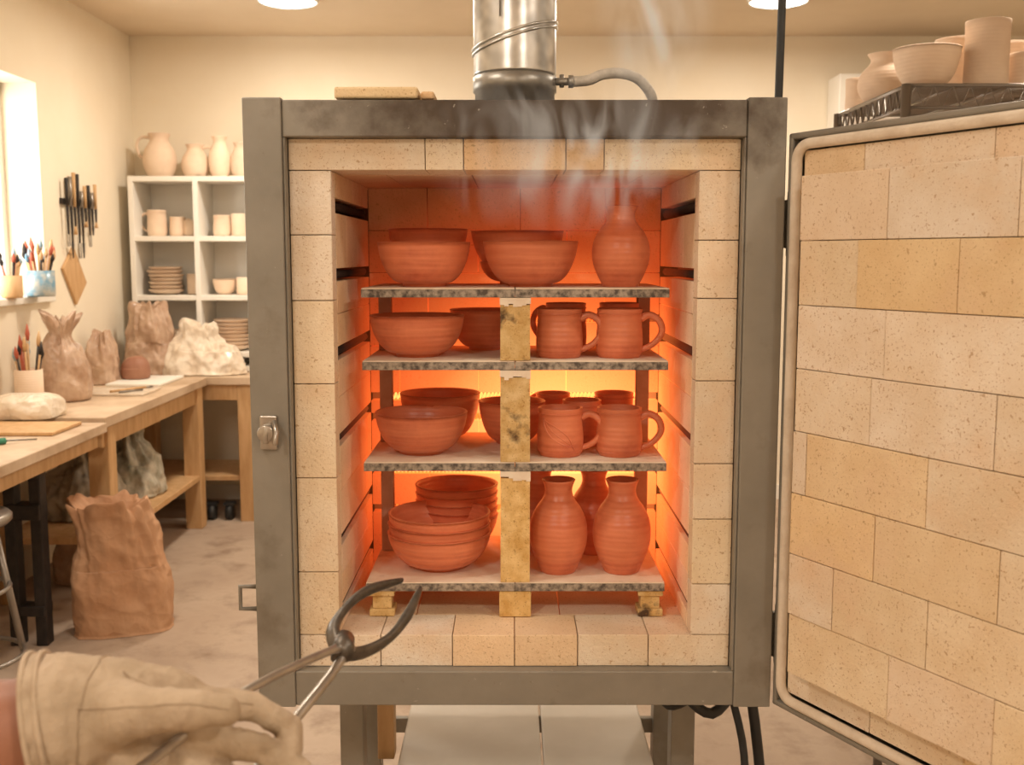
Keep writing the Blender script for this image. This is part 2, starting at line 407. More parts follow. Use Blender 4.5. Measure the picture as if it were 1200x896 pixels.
for z in (1.56,.76):
    b.tube([(-.012,-.01,z-.045),(-.012,-.01,z+.045)],.011,12); b.tube([(-.012,-.01,z-.06),(-.012,-.01,z+.06)],.006,10)
    b.box(-.03,.02,-.004,.0,z-.04,z+.04)
b.finish('hinges',M_steel,parent=door,bevel=.001)

# ------------------------------------------------------------------ shelves, posts
SX0,SX1=-.302,.315; SY0,SY1=2.13,2.50
tops=[1.437,1.291,1.084,.832]
def kshelf(z):
    b=MB(); t=.019
    for x0,x1 in ((SX0,.0060),(.0064,SX1)):
        b.box(x0,x1,SY0,SY1,z-t,z-.003,mi=1)
        b.box(x0+.001,x1-.0005,SY0+.001,SY1,z-.0029,z,mi=0)
    b.finish('kiln_shelf',[M_wash,M_sedge],bevel=.001)
for z in tops: kshelf(z)
def kpost(x,y,w,d,z0,z1,m=M_post,cap=True,flange=False):
    z0+=.0006; z1-=.0006
    b=MB(); c=rc((1,1,1),.08)
    if flange:
        h=z1-z0
        b.box(x-w/2,x+w/2,y-d/2,y+d/2,z0,z0+h*.28,c); b.box(x-w*.38,x+w*.38,y-d*.38,y+d*.38,z0+h*.28,z1-h*.22,c); b.box(x-w/2,x+w/2,y-d/2,y+d/2,z1-h*.22,z1,c)
    else:
        b.box(x-w/2,x+w/2,y-d/2,y+d/2,z0,z1-(.014 if cap else 0),c)
    if cap:   # ragged wad of kiln wash on top of the prop
        n=7
        for k in range(n):
            a=x-w/2-.001+k*(w+.002)/n; dz=random.uniform(.010,.020)
            b.box(a,a+(w+.002)/n+.0002,y-d/2-.0012,y+d/2,z1-dz,z1,mi=1)
    b.finish('kiln_post',[m,M_wash],bevel=0 if cap else .002)
T=.019
for zlo,zhi in ((tops[1],tops[0]-T),(tops[2],tops[1]-T),(tops[3],tops[2]-T)):
    kpost(.0065,2.155,.060,.05,zlo,zhi)
    kpost(-.283,2.38,.028,.028,zlo,zhi,M_gpost,False); kpost(.293,2.38,.028,.028,zlo,zhi,M_gpost,False)
kpost(.0065,2.157,.066,.05,ZI0,tops[3]-T,cap=False)
kpost(-.270,2.16,.052,.05,ZI0,tops[3]-T,cap=False,flange=True)
kpost(.287,2.16,.052,.05,ZI0,tops[3]-T,cap=False,flange=True)
kpost(-.27,2.46,.05,.05,ZI0,tops[3]-T,cap=False); kpost(.28,2.46,.05,.05,ZI0,tops[3]-T,cap=False)

# ------------------------------------------------------------------ pottery
def bowl_prof(r,h,f,t=.005,z0=0):
    P=[(0,z0+.004),(f-.008,z0+.004),(f-.006,z0),(f,z0),(f+.001,z0+.006)]
    mx=math.radians(80)
    n=14
    for i in range(1,n+1):
        q=mx*i/n; P.append((f+(r-f)*math.sin(q)/math.sin(mx), z0+.006+(h-.006)*(1-math.cos(q))/(1-math.cos(mx))))
    P.append((r+.0008,z0+h-.001)); P.append((r-.001,z0+h+.001)); P.append((r-t*.8,z0+h))
    for i in range(n,0,-1):
        q=mx*i/n; P.append((max(0,f+(r-f)*math.sin(q)/math.sin(mx)-t), z0+.006+t+(h-.006-t)*(1-math.cos(q))/(1-math.cos(mx))))
    P.append((f*.5,z0+.010)); P.append((0,z0+.010)); return P
def bowl(x,y,z,r,h,f=None,m=M_terra,name='terracotta_bowl'):
    b=MB(); b.lathe(bowl_prof(r,h,f or r*.46),n=56,wob=.004); return b.finish(name,m,loc=(x,y,z+.0004),rot=random.random()*6)
def interp(P,sub=5):
    return [(p.x,p.y) for p in smooth_pts([(a,c,0) for a,c in P],sub)]
def vase(x,y,z,R,h,m=M_terra,name='terracotta_vase'):
    P=[(.60,0),(.66,.04),(.80,.14),(.95,.28),(1.0,.42),(.95,.56),(.78,.69),(.56,.79),(.475,.86),(.49,.93),(.58,1.0)]
    P=interp([(a*R,c*h) for a,c in P])
    prof=[(0,.004),(.5*R,.004),(.56*R,0)]+P+[(.56*R,h+.001)]
    prof+=[(max(r-.005,.002),zz) for r,zz in P[::-1] if zz>h*.1]+[(0,h*.1)]
    b=MB(); b.lathe(prof,n=56,wob=.004); return b.finish(name,m,loc=(x,y,z+.0004),rot=random.random()*6)
def mugmesh(R=.047,h=.10,ang=0,b=None,c=(0,0,0),deco=0):
    b=b or MB()
    P=interp([(.90*R,0),(.96*R,.05*h),(1.02*R,.15*h),(1.03*R,.38*h),(.97*R,.75*h),(.98*R,.9*h),(1.0*R,h)],4)
    prof=[(0,.003),(.82*R,.003),(.84*R,0)]+P+[(R-.002,h+.001)]+[(r-.005,zz) for r,zz in P[::-1] if zz>h*.08]+[(0,h*.08)]
    b.lathe(prof,c=c,n=44,wob=.004)
    for zz in (.10*h,.90*h):
        b.tube([(c[0]+R*1.0*math.cos(q),c[1]+R*1.0*math.sin(q),c[2]+zz) for q in [2*math.pi*i/40 for i in range(40)]],.0013,5,closed=True)
    if deco:   # incised leaf with a raised outline
        def on(u,v): 
            q=math.radians(-100+u*48); rr=R*(1.035-.06*max(0,v-.3)/.5); return (c[0]+rr*math.cos(q),c[1]+rr*math.sin(q),c[2]+v*h)
        b.tube(smooth_pts([on(*p) for p in [(-.9,.80),(-.5,.72),(.1,.60),(.6,.42),(.75,.25),(.3,.28),(-.3,.42),(-.7,.60),(-.9,.80)]],3),.0017,5)
        b.tube(smooth_pts([on(*p) for p in [(-.85,.78),(-.3,.56),(.3,.38),(.75,.25),(.95,.16)]],3),.0014,5)
    H=smooth_pts([(R*.93,0,.80*h),(R*1.30,0,.88*h),(R*1.74,0,.76*h),(R*1.86,0,.52*h),(R*1.50,0,.28*h),(R*.93,0,.15*h)],6)
    Mz=Matrix.Rotation(ang,4,'Z')
    rr=[.008-.002*(i/len(H)) for i in range(len(H))]
    b.tube([Mz@p+Vector(c) for p in H],rr,10,flat=1.0)
    return b
def mug(x,y,z,R=.047,h=.10,ang=-.15,m=M_terra,name='terracotta_mug',deco=0):
    return mugmesh(R,h,ang,deco=deco).finish(name,m,loc=(x,y,z+.0004))
z=tops[0]
bowl(-.184,2.24,z,.097,.091); bowl(.039,2.24,z,.099,.093); vase(.226,2.225,z,.060,.165)
bowl(-.185,2.43,z,.070,.05); bowl(-.19,2.43,z+.035,.09,.088); bowl(.012,2.43,z+.03,.105,.088,f=.05); bowl(.012,2.43,z,.085,.05)
z=tops[1]
bowl(-.200,2.24,z,.100,.086); bowl(-.06,2.40,z,.080,.09)
mug(.099,2.215,z); mug(.224,2.215,z); mug(.12,2.37,z,.045,.105,2.6); mug(.24,2.38,z,.045,.105,2)
z=tops[2]
bowl(-.193,2.24,z,.098,.088); bowl(-.165,2.42,z,.092,.105); bowl(.0,2.36,z,.075,.095)
mug(.102,2.215,z,deco=1); mug(.226,2.215,z); mug(.155,2.335,z,.043,.10,1.2); mug(.095,2.44,z,.04,.102,2.4); mug(.235,2.43,z,.045,.104,1.0)
z=tops[3]
for k in range(3): bowl(-.157,2.25,z+k*.021,.112-.001*k,.078,f=.052)
for k in range(5): bowl(-.128,2.415,z+k*.018,.095,.075,f=.045)
vase(.099,2.215,z,.0615,.198); vase(.234,2.215,z,.0615,.198)
vase(.062,2.38,z,.055,.19); vase(.185,2.36,z,.056,.19)

# ------------------------------------------------------------------ benches
def bench(name,x0,x1,y0,y1,zt,legs,legmat=1,shelf=None,th=.045,ap=.09):
    b=MB()
    b.box(x0,x1,y0,y1,zt-th,zt,mi=0)
    b.box(x0+.03,x1-.03,y0+.03,y0+.07,zt-th-ap,zt-th,mi=1); b.box(x0+.03,x1-.03,y1-.07,y1-.03,zt-th-ap,zt-th,mi=1)
    b.box(x0+.03,x0+.07,y0+.07,y1-.07,zt-th-ap,zt-th,mi=1); b.box(x1-.07,x1-.03,y0+.07,y1-.07,zt-th-ap,zt-th,mi=1)
    for lx,ly in legs: b.box(lx-.045,lx+.045,ly-.045,ly+.045,0,zt-th,mi=legmat)
    if shelf:
        b.box(x0+.05,x1-.02,y0+.05,y1-.05,shelf-.03,shelf,mi=1)
    return b.finish(name,[M_top,M_wood,M_dark],bevel=.004)
bench('work_bench',XL+.01,-1.70,4.40,5.88,.83,[(-1.76,4.50),(-1.76,5.80),(-2.2,4.5),(-2.2,5.8)],shelf=.30)
bench('work_bench',XL+.01,-.6,5.90,YB-.01,.83,[(-1.50,5.97),(-.7,5.97),(-2.2,6.4),(-.7,6.4)],shelf=.26)
bench('work_bench',XL+.01,-1.68,2.50,4.36,.815,[(-2.2,4.25),(-2.2,2.6)],th=.04,ap=.06)
b=MB()
for y in (4.0,2.75):
    for dx in (-.05,.05):
        b.box(-1.87+dx-.022,-1.87+dx+.022,y-.03,y+.03,0,.713)
    b.box(-1.93,-1.80,y-.04,y+.04,.12,.16); b.box(-1.93,-1.80,y-.04,y+.04,.50,.56)
    b.box(-2.15,-1.80,y-.04,y+.04,.66,.713)
b.finish('black_trestle',M_dark,bevel=.004)
b=MB()
for x in (-1.72,-1.62):
    b.tube([(x-.018,5.98,.045),(x+.018,5.98,.045)],.045,18); b.box(x-.03,x+.03,5.95,6.01,.085,.10)
b.finish('caster_wheel',M_rubber)

b=MB(); bx0,bx1=-2.2,-.72; by0,by1=6.17,6.49; bz0,bz1=.832,1.955
b.box(bx0,bx1,by1-.01,by1,bz0,bz1)
cols=[bx0+i*.37 for i in range(5)]
for x in cols: b.box(x,x+.03,by0,by1-.01,bz0,bz1)
rows=[bz0,.915,1.245,1.585,1.925]
for zz in rows: b.box(bx0,bx1+.03,by0+.002,by1-.01,zz,zz+.03)
b.finish('cubby_shelf_unit',M_white,bevel=.003)
def jug(x,y,z,R,h,handle=True,rot=None):
    P=interp([(.6*R,0),(.85*R,.12*h),(1.0*R,.35*h),(.9*R,.6*h),(.62*R,.78*h),(.55*R,.88*h),(.68*R,h)],4)
    b=MB(); b.lathe([(0,.003)]+P+[(r-.006,zz) for r,zz in P[::-1] if zz>.2*h]+[(0,.2*h)],n=32)
    if handle: b.tube(smooth_pts([(.52*R,0,.9*h),(1.1*R,0,.92*h),(1.4*R,0,.75*h),(1.25*R,0,.5*h),(.85*R,0,.45*h)]),.009,8)
    b.finish('bisque_pitcher',M_bisque,loc=(x,y,z),rot=random.choice((0,.3,3)) if rot is None else rot)
zt=1.956
jug(-2.05,6.3,zt,.095,.25,rot=3.1); jug(-1.85,6.32,zt,.08,.19,rot=0); jug(-1.70,6.3,zt,.065,.235,False); jug(-1.58,6.3,zt,.06,.20,rot=0); jug(-1.40,6.3,zt,.08,.2)
def pots(name,x,y,z,items):
    b=MB()
    for (dx,kind,R,h) in items:
        if kind=='m': mugmesh(R,h,random.choice((0,.4,3)),b,(dx,0,0))
        if kind=='b':
            b.lathe(bowl_prof(R,h,R*.5),c=(dx,random.uniform(-.02,.02),0),n=32)
        if kind=='s':
            for k in range(int(h)): b.lathe(bowl_prof(R*random.uniform(.95,1.03),.03,R*.6),c=(dx+random.uniform(-.005,.005),0,k*.022),n=32)
        if kind=='c':
            b.lathe([(0,.002),(R*.9,0),(R,.01),(R,h),(R-.006,h),(R-.007,.02),(0,.02)],c=(dx,0,0),n=32)
    b.finish(name,M_bisque,loc=(x,y,z))
pots('bisque_mug_group',-2.08,6.30,1.617,[(0,'m',.055,.15),(.12,'m',.045,.11),(.19,'c',.035,.09)])
pots('bisque_mug_group',-1.70,6.30,1.617,[(0,'m',.05,.12),(.10,'c',.045,.13),(.20,'b',.05,.09)])
pots('bisque_plate_stack',-2.04,6.30,1.277,[(0,'s',.10,7),(.17,'c',.045,.12)])
pots('bisque_bowl_group',-1.70,6.30,1.277,[(0,'b',.07,.09),(.12,'c',.045,.10),(.2,'b',.04,.08)])
pots('bisque_plate_stack',-2.05,6.30,.947,[(0,'s',.11,5)])
pots('bisque_plate_stack',-1.66,6.30,.947,[(0,'s',.11,8)])

# ------------------------------------------------------------------ sacks
def crumple(P3):
    d=noise.voronoi(P3)[0]; return d[0]
def sack(name,loc,w,d,h,prof,m,sq=2.6,wr=.02,seed=0,rot=0,freq=9,n=150,lean=0,zst=.6,frill=0,ft=.7,topw=0):
    b=MB(); vs=[]; P=interp(prof,12); k=len(P)
    for i,(r,t) in enumerate(P):
        for j in range(n):
            q=2*math.pi*j/n; c,s_=math.cos(q),math.sin(q)
            ux=abs(c)**(2/sq)*(1 if c>0 else -1); uy=abs(s_)**(2/sq)*(1 if s_>0 else -1)
            fz=0
            if frill and t>ft*.6:
                a=min(1,(t-ft*.6)/(1-ft*.6)); fz=frill*a*(math.sin(5*q+seed)*.5+math.sin(9*q+seed*2+3*t)*.35+math.sin(16*q+4*t)*.25)
            rf=r*(1+fz)
            x=ux*w/2*rf; y=uy*d/2*rf; zz=t*h*(1+ (fz*.25 if frill else 0))
            P3=Vector((x*freq+seed,y*freq,zz*freq*zst))
            warp=Vector((noise.noise(P3*.7+Vector((3,1,7))),noise.noise(P3*.7+Vector((8,2,4))),noise.noise(P3*.7+Vector((5,9,2)))))*.6
            nv=noise.noise(P3*.5)
            c1=crumple(P3*.8+warp); c2=crumple(P3*1.9+warp*1.5); c3=crumple(P3*4+warp)
            dsp=wr*(nv*.9+(c1-.5)*1.1+(c2-.5)*.55+(c3-.5)*.22)*(1-topw+topw*1.8*t)
            edge=min(1,i/8)
            rad=Vector((ux,uy)); 
            if rad.length>0: rad.normalize()
            vs.append((x+rad.x*dsp*edge+lean*t*t,y+rad.y*dsp*edge,max(0,zz+(dsp*.8*edge if t>.5 else 0))))
    fs=[(i*n+j,i*n+(j+1)%n,(i+1)*n+(j+1)%n,(i+1)*n+j) for i in range(k-1) for j in range(n)]
    fs.append(tuple(range(n))[::-1]); fs.append(tuple((k-1)*n+j for j in range(n)))
    b.add(vs,fs,smooth=True)
    return b.finish(name,m,loc=loc,rot=rot)
tied=[(.02,0),(.78,0),(.98,.06),(1,.25),(.93,.45),(.72,.62),(.42,.74),(.36,.80),(.55,.92),(.62,1),(.30,.96),(.1,.90)]
openbag=[(.02,0),(.94,0),(1,.03),(1.02,.18),(.99,.36),(.92,.5),(.86,.64),(.82,.80),(.84,.92),(.80,1.0),(.66,.96),(.4,.88),(.05,.84)]
lump=[(.02,0),(.85,0),(1,.12),(1,.45),(.85,.75),(.5,.95),(.05,1)]
heap=[(.02,0),(.9,0),(1,.08),(.97,.30),(.82,.52),(.60,.68),(.42,.80),(.40,.92),(.30,1),(.05,.95)]
wide=[(.02,0),(.9,0),(1,.08),(1,.35),(.92,.6),(.75,.78),(.55,.9),(.45,1),(.2,.97),(.05,.95)]
sack('paper_clay_bag',(-1.575,4.18,0),.37,.24,.53,openbag,M_paper,3.6,.036,2,rot=.25,freq=8,lean=-.05,frill=.12,ft=.6,topw=.6)
sack('tied_clay_bag',(-2.10,4.95,.83),.24,.22,.38,tied,M_brbag,2.3,.018,5,freq=12,zst=.4,frill=.45,ft=.8)
sack('clay_block_in_plastic',(-2.05,4.42,.83),.30,.22,.10,lump,M_plas,2.8,.018,9,freq=14)
sack('clay_lump',(-2.03,5.70,.846),.15,.15,.12,lump,M_clay,2.2,.006,3)
sack('plastic_bag',(-1.76,6.03,.831),.46,.22,.28,heap,M_plas,2.3,.034,12,freq=11,frill=.4,ft=.6)
sack('brown_plastic_bag',(-2.06,6.04,.831),.30,.20,.38,wide,M_brbag,2.6,.030,15,freq=10,frill=.3,ft=.6)
sack('brown_plastic_bag',(-2.17,5.62,.831),.14,.20,.27,wide,M_brbag,2.6,.02,18,freq=12,frill=.3,ft=.6)
sack('sack_of_glaze',(-1.98,4.85,.301),.36,.30,.32,heap,mat('grey_sack',(.24,.20,.15),(.44,.39,.31),12,.5,bump=.2,crackle=16),2.4,.028,22,freq=12,frill=.35,ft=.6)
sack('sack_of_glaze',(-1.95,5.30,.301),.34,.34,.34,heap,mat('green_sack',(.24,.23,.17),(.56,.50,.40),12,.5,bump=.2,crackle=16),2.4,.028,27,freq=12,frill=.35,ft=.6)
sack('sack_of_glaze',(-1.96,4.85,.0),.34,.30,.24,lump,M_brbag,2.6,.02,32)
sack('sack_of_glaze',(-1.15,6.2,.262),.4,.34,.34,lump,M_brbag,2.6,.02,35)
b=MB(); b.box(-2.10,-1.82,5.45,5.86,.831,.845); b.finish('clay_bat_board',M_white,bevel=.003)
b=MB(); b.box(-2.15,-1.78,4.95+.13,5.35,.831,.842); b.finish('canvas_board',M_plas,rot=0,bevel=.003)
def brushes(name,x,y,z,R,h,m,n,hh):
    e=empty(name,(x,y,z))
    b=MB(); b.lathe([(0,.002),(R*.95,0),(R,.01),(R,h),(R-.004,h),(R-.005,.015),(0,.015)],n=28); b.finish('jar',m,parent=e)
    b=MB()
    for k in range(n):
        a=random.random()*6.28; rr=R*.6; dx=math.cos(a)*rr; dy=math.sin(a)*rr; L=hh*random.uniform(.75,1.1); q=1.5
        b.tube([(dx*.5,dy*.5,.02),(dx*q,dy*q,L*.8)],.005,6,mi=k%3)
        b.tube([(dx*q,dy*q,L*.8),(dx*q*1.08,dy*q*1.08,L*.88),(dx*q*1.15,dy*q*1.15,L)],[.006,.011,.002],8,mi=(k+1)%4)
    b.finish('brushes',[M_wood,M_dark,M_red,M_blue],parent=e)
brushes('brush_jar',-2.20,4.98,1.314,.065,.12,M_blue,22,.25)
brushes('brush_jar',-2.24,4.78,1.314,.045,.10,M_wood,9,.22)
brushes('brush_jar',-2.15,4.70,.831,.06,.17,M_bisque,12,.34)
b=MB(); b.tube([(-1.98,3.72,.828),(-1.86,3.85,.828)],.012,10,mi=0); b.tube([(-1.86,3.85,.828),(-1.78,3.93,.82)],[.004,.003],8,mi=1)
b.finish('trimming_tool',[M_green,M_chrome])
b=MB(); b.box(-2.2,-1.76,4.02,4.30,.816,.83); b.finish('ware_board',M_wood,bevel=.003)
b=MB()
b.tube([(-1.95,5.12,.848),(-1.84,5.30,.848)],.006,8); b.tube([(-1.84,5.30,.848),(-1.82,5.33,.848)],[.006,.012],8,flat=.5,mi=1)
b.tube([(-1.90,5.10,.848),(-1.82,5.20,.848)],.005,8,mi=1)
b.finish('modelling_tools',[M_wood,M_chrome])
e=empty('wall_tool_rack',(XL+.001,5.6,1.70))
b=MB(); b.box(0,.018,-.20,.22,.06,.09); b.finish('magnetic_strip',M_dark,parent=e)
b=MB()
for k in range(9):
    y=-.18+k*.046; L=random.choice((.10,.14,.20,.26)); up=random.uniform(.03,.14)
    b.tube([(.03,y,.09+up),(.03,y,.05)],[.010,.008],6,mi=(k%3)); b.tube([(.03,y,.05),(.03,y,.05-L*.7)],[.008,.005],6,mi=0)
    if k%3==0: b.tube([(.03,y-.012,.05-L*.7),(.03,y-.012,.05-L),(.03,y+.012,.05-L),(.03,y+.012,.05-L*.7)],.003,5,mi=1)
    elif k%3==1: b.tube([(.03,y,.05-L*.7),(.03,y,.05-L)],[.014,.006],6,flat=.4,mi=0)
    else: b.tube([(.03,y,.05-L*.7),(.03,y,.05-L)],[.005,.011],6,mi=2)
b.finish('hanging_tools',[M_dark,M_chrome,M_wood],parent=e)
b=MB(); b.box(0,.015,-.09,.09,-.12,.12,M=Matrix.Rotation(math.radians(38),4,'X')); o=b.finish('hanging_wood_square',M_wood,loc=(XL+.001,5.52,1.40),bevel=.003)
e=empty('metal_stool',(-1.83,3.42,0))
b=MB(); b.lathe([(0,.62),(.16,.62),(.17,.63),(.17,.645),(.16,.655),(0,.655)],n=36); b.finish('seat',M_chrome,parent=e)
b=MB()
for k in range(4):
    a=math.radians(40+90*k); c,s_=math.cos(a),math.sin(a); b.tube([(c*.11,s_*.11,.62),(c*.21,s_*.21,.0)],.012,10)
for zz,rr in ((.17,.185),(.40,.15)):
    b.tube([(rr*math.cos(q),rr*math.sin(q),zz) for q in [2*math.pi*i/36 for i in range(36)]],.008,8,closed=True)
b.finish('legs',M_chrome,parent=e)

# ------------------------------------------------------------------ wire rack right
e=empty('wire_shelf_rack',(0,0,0))
b=MB(); rx0,rx1,ry0,ry1=1.085,2.1,3.0,3.62
ZR=1.972
for zz in (ZR-.006,ZR-.066):
    b.tube([(rx0,ry0,zz),(rx1,ry0,zz),(rx1,ry1,zz),(rx0,ry1,zz)],.0055,6,closed=True)
y=ry0
while y<ry1: b.tube([(rx0,y,ZR-.003),(rx1,y,ZR-.003)],.003,5); y+=.028
x=rx0
while x<rx1: b.tube([(x,ry0,ZR-.01),(x,ry1,ZR-.01)],.004,5); x+=.14
def zig(a,c,n):
    P=[]
    for i in range(n+1):
        t=i/n; P.append((a[0]+(c[0]-a[0])*t,a[1]+(c[1]-a[1])*t,ZR-.006 if i%2 else ZR-.066))
    b.tube(P,.0035,5)
zig((rx0,ry0),(rx1,ry0),40); zig((rx0,ry0),(rx0,ry1),24)
for zz in (1.35,.7,.15):
    b.tube([(rx0,ry0,zz),(rx1,ry0,zz),(rx1,ry1,zz),(rx0,ry1,zz)],.006,6,closed=True)
    y=ry0
    while y<ry1: b.tube([(rx0,y,zz),(rx1,y,zz)],.003,5); y+=.04
for px_ in (rx0,rx1):
    for py in (ry0,ry1): b.tube([(px_,py,0),(px_,py,ZR-.002)],.0135,12)
b.finish('wire_frame',M_chrome,parent=e)
zr=ZR+.001
def cyl(x,y,R,h,nm='bisque_cylinder_vase'):
    P=interp([(.92*R,0),(R,.06*h),(.97*R,.5*h),(1.0*R,h)],4)
    b=MB(); b.lathe([(0,.003)]+P+[(r-.006,zz) for r,zz in P[::-1] if zz>.06*h]+[(0,.08*h)],n=40); b.finish(nm,M_bisque,loc=(x,y,zr))
bowl(1.175,3.10,zr,.092,.108,m=M_bisque,name='bisque_bowl')
cyl(1.345,3.10,.061,.185); cyl(1.475,3.12,.055,.10,'bisque_cup'); cyl(1.335,3.28,.065,.17)
jug(1.165,3.40,zr,.085,.15,False); jug(1.30,3.5,zr,.07,.13,False); cyl(1.135,3.56,.045,.10,'bisque_cup'); jug(1.60,3.15,zr,.055,.18); cyl(1.49,3.3,.07,.16)
bowl(1.74,3.2,zr,.08,.1,m=M_bisque,name='bisque_bowl')

# ------------------------------------------------------------------ ceiling lamps and added fill lamps
def lamp(x,y,P=40):
    e=empty('ceiling_or_fill_lamp',(x,y,CZ))
    b=MB(); b.lathe([(0,-.002),(.15,-.002),(.155,-.03),(.145,-.05),(.14,-.03),(0,-.03)][::-1],n=40); b.finish('housing',M_white,parent=e)
    b=MB(); b.lathe([(0,-.058),(.10,-.056),(.14,-.045),(.14,-.035),(0,-.034)],n=40); b.finish('diffuser',M_light,parent=e)
    ld=bpy.data.lights.new('bulb','AREA'); ld.shape='DISK'; ld.size=.28; ld.energy=P; ld.color=(1,.88,.73)
    lo=bpy.data.objects.new('bulb',ld); COL.objects.link(lo); lo.location=(0,0,-.065); lo.parent=e
for x,y,P in ((-1.11,5.45,27),(1.32,5.45,24),(-1.1,1.6,14),(1.32,1.2,12),(-1.1,-.6,34),(1.3,-.8,32),(-1.1,3.4,16),(1.5,3.4,13)):
    lamp(x,y,P)  # lamps after the first pair are added out of view as fill
ld=bpy.data.lights.new('window_daylight','AREA'); ld.shape='RECTANGLE'; ld.size=1.6; ld.size_y=1.0; ld.energy=46; ld.color=(1,.95,.86)
lo=bpy.data.objects.new('window_daylight',ld); COL.objects.link(lo); lo.location=(XL-.35,4.37,1.82); lo.rotation_euler=(0,math.radians(-90),0)
w=bpy.data.worlds.new('World'); S.world=w; w.use_nodes=True
w.node_tree.nodes['Background'].inputs[0].default_value=(1,.95,.88,1); w.node_tree.nodes['Background'].inputs[1].default_value=1.3

# ------------------------------------------------------------------ tongs
e=empty('kiln_tongs',(0,0,0))
b=MB()
b.tube(smooth_pts([(-.198,1.258,1.022),(-.215,1.22,1.034),(-.28,1.08,1.044),(-.33,.945,1.038),(-.372,.84,1.028)],6),[.0075]*6+[.006]*18+[.0055],10,flat=.8)
b.tube(smooth_pts([(-.212,1.262,1.035),(-.206,1.225,1.018),(-.262,1.05,.975),(-.29,.93,.935)],6),[.0075]*6+[.006]*12+[.0055],10,flat=.8)
b.finish('handles',M_tong,parent=e)
b=MB()
def taper(P,R,flat):
    Q=smooth_pts(P,5); n=len(Q); rr=[]
    for i in range(n):
        t=i/(n-1)*(len(R)-1); k=min(int(t),len(R)-2); rr.append(R[k]+(R[k+1]-R[k])*(t-k))
    b.tube(Q,rr,10,flat=flat,up=(0,1,0))
taper([(-.205,1.235,1.020),(-.2235,1.28,1.037),(-.2127,1.33,1.051),(-.1917,1.38,1.0565),(-.1537,1.43,1.054)],[.010,.0115,.009,.012,.006],.6)
taper([(-.212,1.232,1.024),(-.1866,1.28,1.0085),(-.1592,1.32,1.0113),(-.1398,1.37,1.0245),(-.1269,1.42,1.045)],[.010,.011,.009,.012,.006],.6)
b.tube([(-.203,1.228,1.028),(-.208,1.272,1.028)],.013,14)
b.finish('jaws',M_jaw,parent=e)

# ------------------------------------------------------------------ gloved hand
def blob(chains,voxel,name,m,wr=0,fr=30,smooth_it=6,cut=None):
    b=MB()
    def sph(c,r,n=14):
        prof=[(r*math.sin(math.pi*i/10),-r*math.cos(math.pi*i/10)) for i in range(11)]
        b.lathe(prof,c=c,n=n)
    for ch in chains:
        P=[Vector(p[:3]) for p in ch]; R=[p[3] for p in ch]
        for i in range(len(P)-1):
            n=max(2,int((P[i+1]-P[i]).length/.006))
            for k in range(n+1):
                t=k/n; sph(P[i].lerp(P[i+1],t),R[i]+(R[i+1]-R[i])*t)
    o=b.finish('tmp',m)
    rm=o.modifiers.new('r','REMESH'); rm.mode='VOXEL'; rm.voxel_size=voxel; rm.use_smooth_shade=True
    sm=o.modifiers.new('s','SMOOTH'); sm.iterations=smooth_it; sm.factor=.5
    dg=bpy.context.evaluated_depsgraph_get()
    me=bpy.data.meshes.new_from_object(o.evaluated_get(dg)); bpy.data.objects.remove(o)
    if wr:
        ns=[v.normal.copy() for v in me.vertices]
        for v,nn in zip(me.vertices,ns):
            p=v.co
            q=Vector((p.x*fr*1.7,p.y*fr*.6,p.z*fr*.6))
            wv=Vector((noise.noise(q*.6),noise.noise(q*.6+Vector((7,3,1))),noise.noise(q*.6+Vector((2,8,5)))))
            a=noise.noise(q*.6); c=noise.voronoi(q*.8+wv*.8)[0][0]; d=noise.voronoi(q*2.0+wv)[0][0]
            v.co=p+nn*wr*(a*.9+(c-.5)*1.2+(d-.5)*.45)
    if cut:
        import bmesh
        bm=bmesh.new(); bm.from_mesh(me)
        bmesh.ops.bisect_plane(bm,geom=bm.verts[:]+bm.edges[:]+bm.faces[:],plane_co=cut[0],plane_no=cut[1],clear_inner=True)
        bm.to_mesh(me); bm.free()
    for p in me.polygons: p.use_smooth=True
    me.materials.clear(); me.materials.append(m)
    o=bpy.data.objects.new(name,me); COL.objects.link(o); return o
hand=empty('gloved_hand',(0,0,0))
W=(-.385,1.0,1.058)
cutc=Vector((-.455,.980,1.050)); cutn=Vector((.95,.25,.15)).normalized()
ch=[
 [(-.50,.965,1.042,.073),(-.456,.978,1.050,.070),(-.43,.988,1.054,.062),(-.39,1.0,1.058,.050)],
 [(*W,.045),(-.345,1.01,1.062,.034),(-.308,1.012,1.058,.0205)],
 [(*W,.044),(-.34,1.00,1.040,.032),(-.298,1.000,1.028,.019)],
 [(*W,.042),(-.345,.985,1.014,.030),(-.300,.985,.999,.018)],
 [(-.39,1.0,1.035,.042),(-.355,.975,.992,.028),(-.310,.970,.972,.017)],
 [(-.308,1.012,1.058,.018),(-.262,1.034,1.046,.0145),(-.228,1.038,1.022,.0135),(-.224,1.012,1.002,.0120)],
 [(-.298,1.000,1.028,.017),(-.250,1.010,1.013,.0143),(-.212,1.006,.990,.0133),(-.216,.980,.971,.0120)],
 [(-.300,.985,.999,.016),(-.254,.990,.982,.0138),(-.217,.982,.959,.0128),(-.225,.957,.944,.0115)],
 [(-.310,.970,.972,.015),(-.269,.970,.953,.0128),(-.238,.962,.934,.0118),(-.246,.940,.923,.0105)],
 [(-.385,.975,1.064,.036),(-.350,.950,1.078,.0240),(-.310,.944,1.083,.0178),(-.272,.958,1.076,.0155)],
]
o=blob(ch,.0022,'leather_glove',M_glove,wr=.0028,fr=40,smooth_it=3,cut=(cutc,cutn)); o.parent=hand
b=MB()
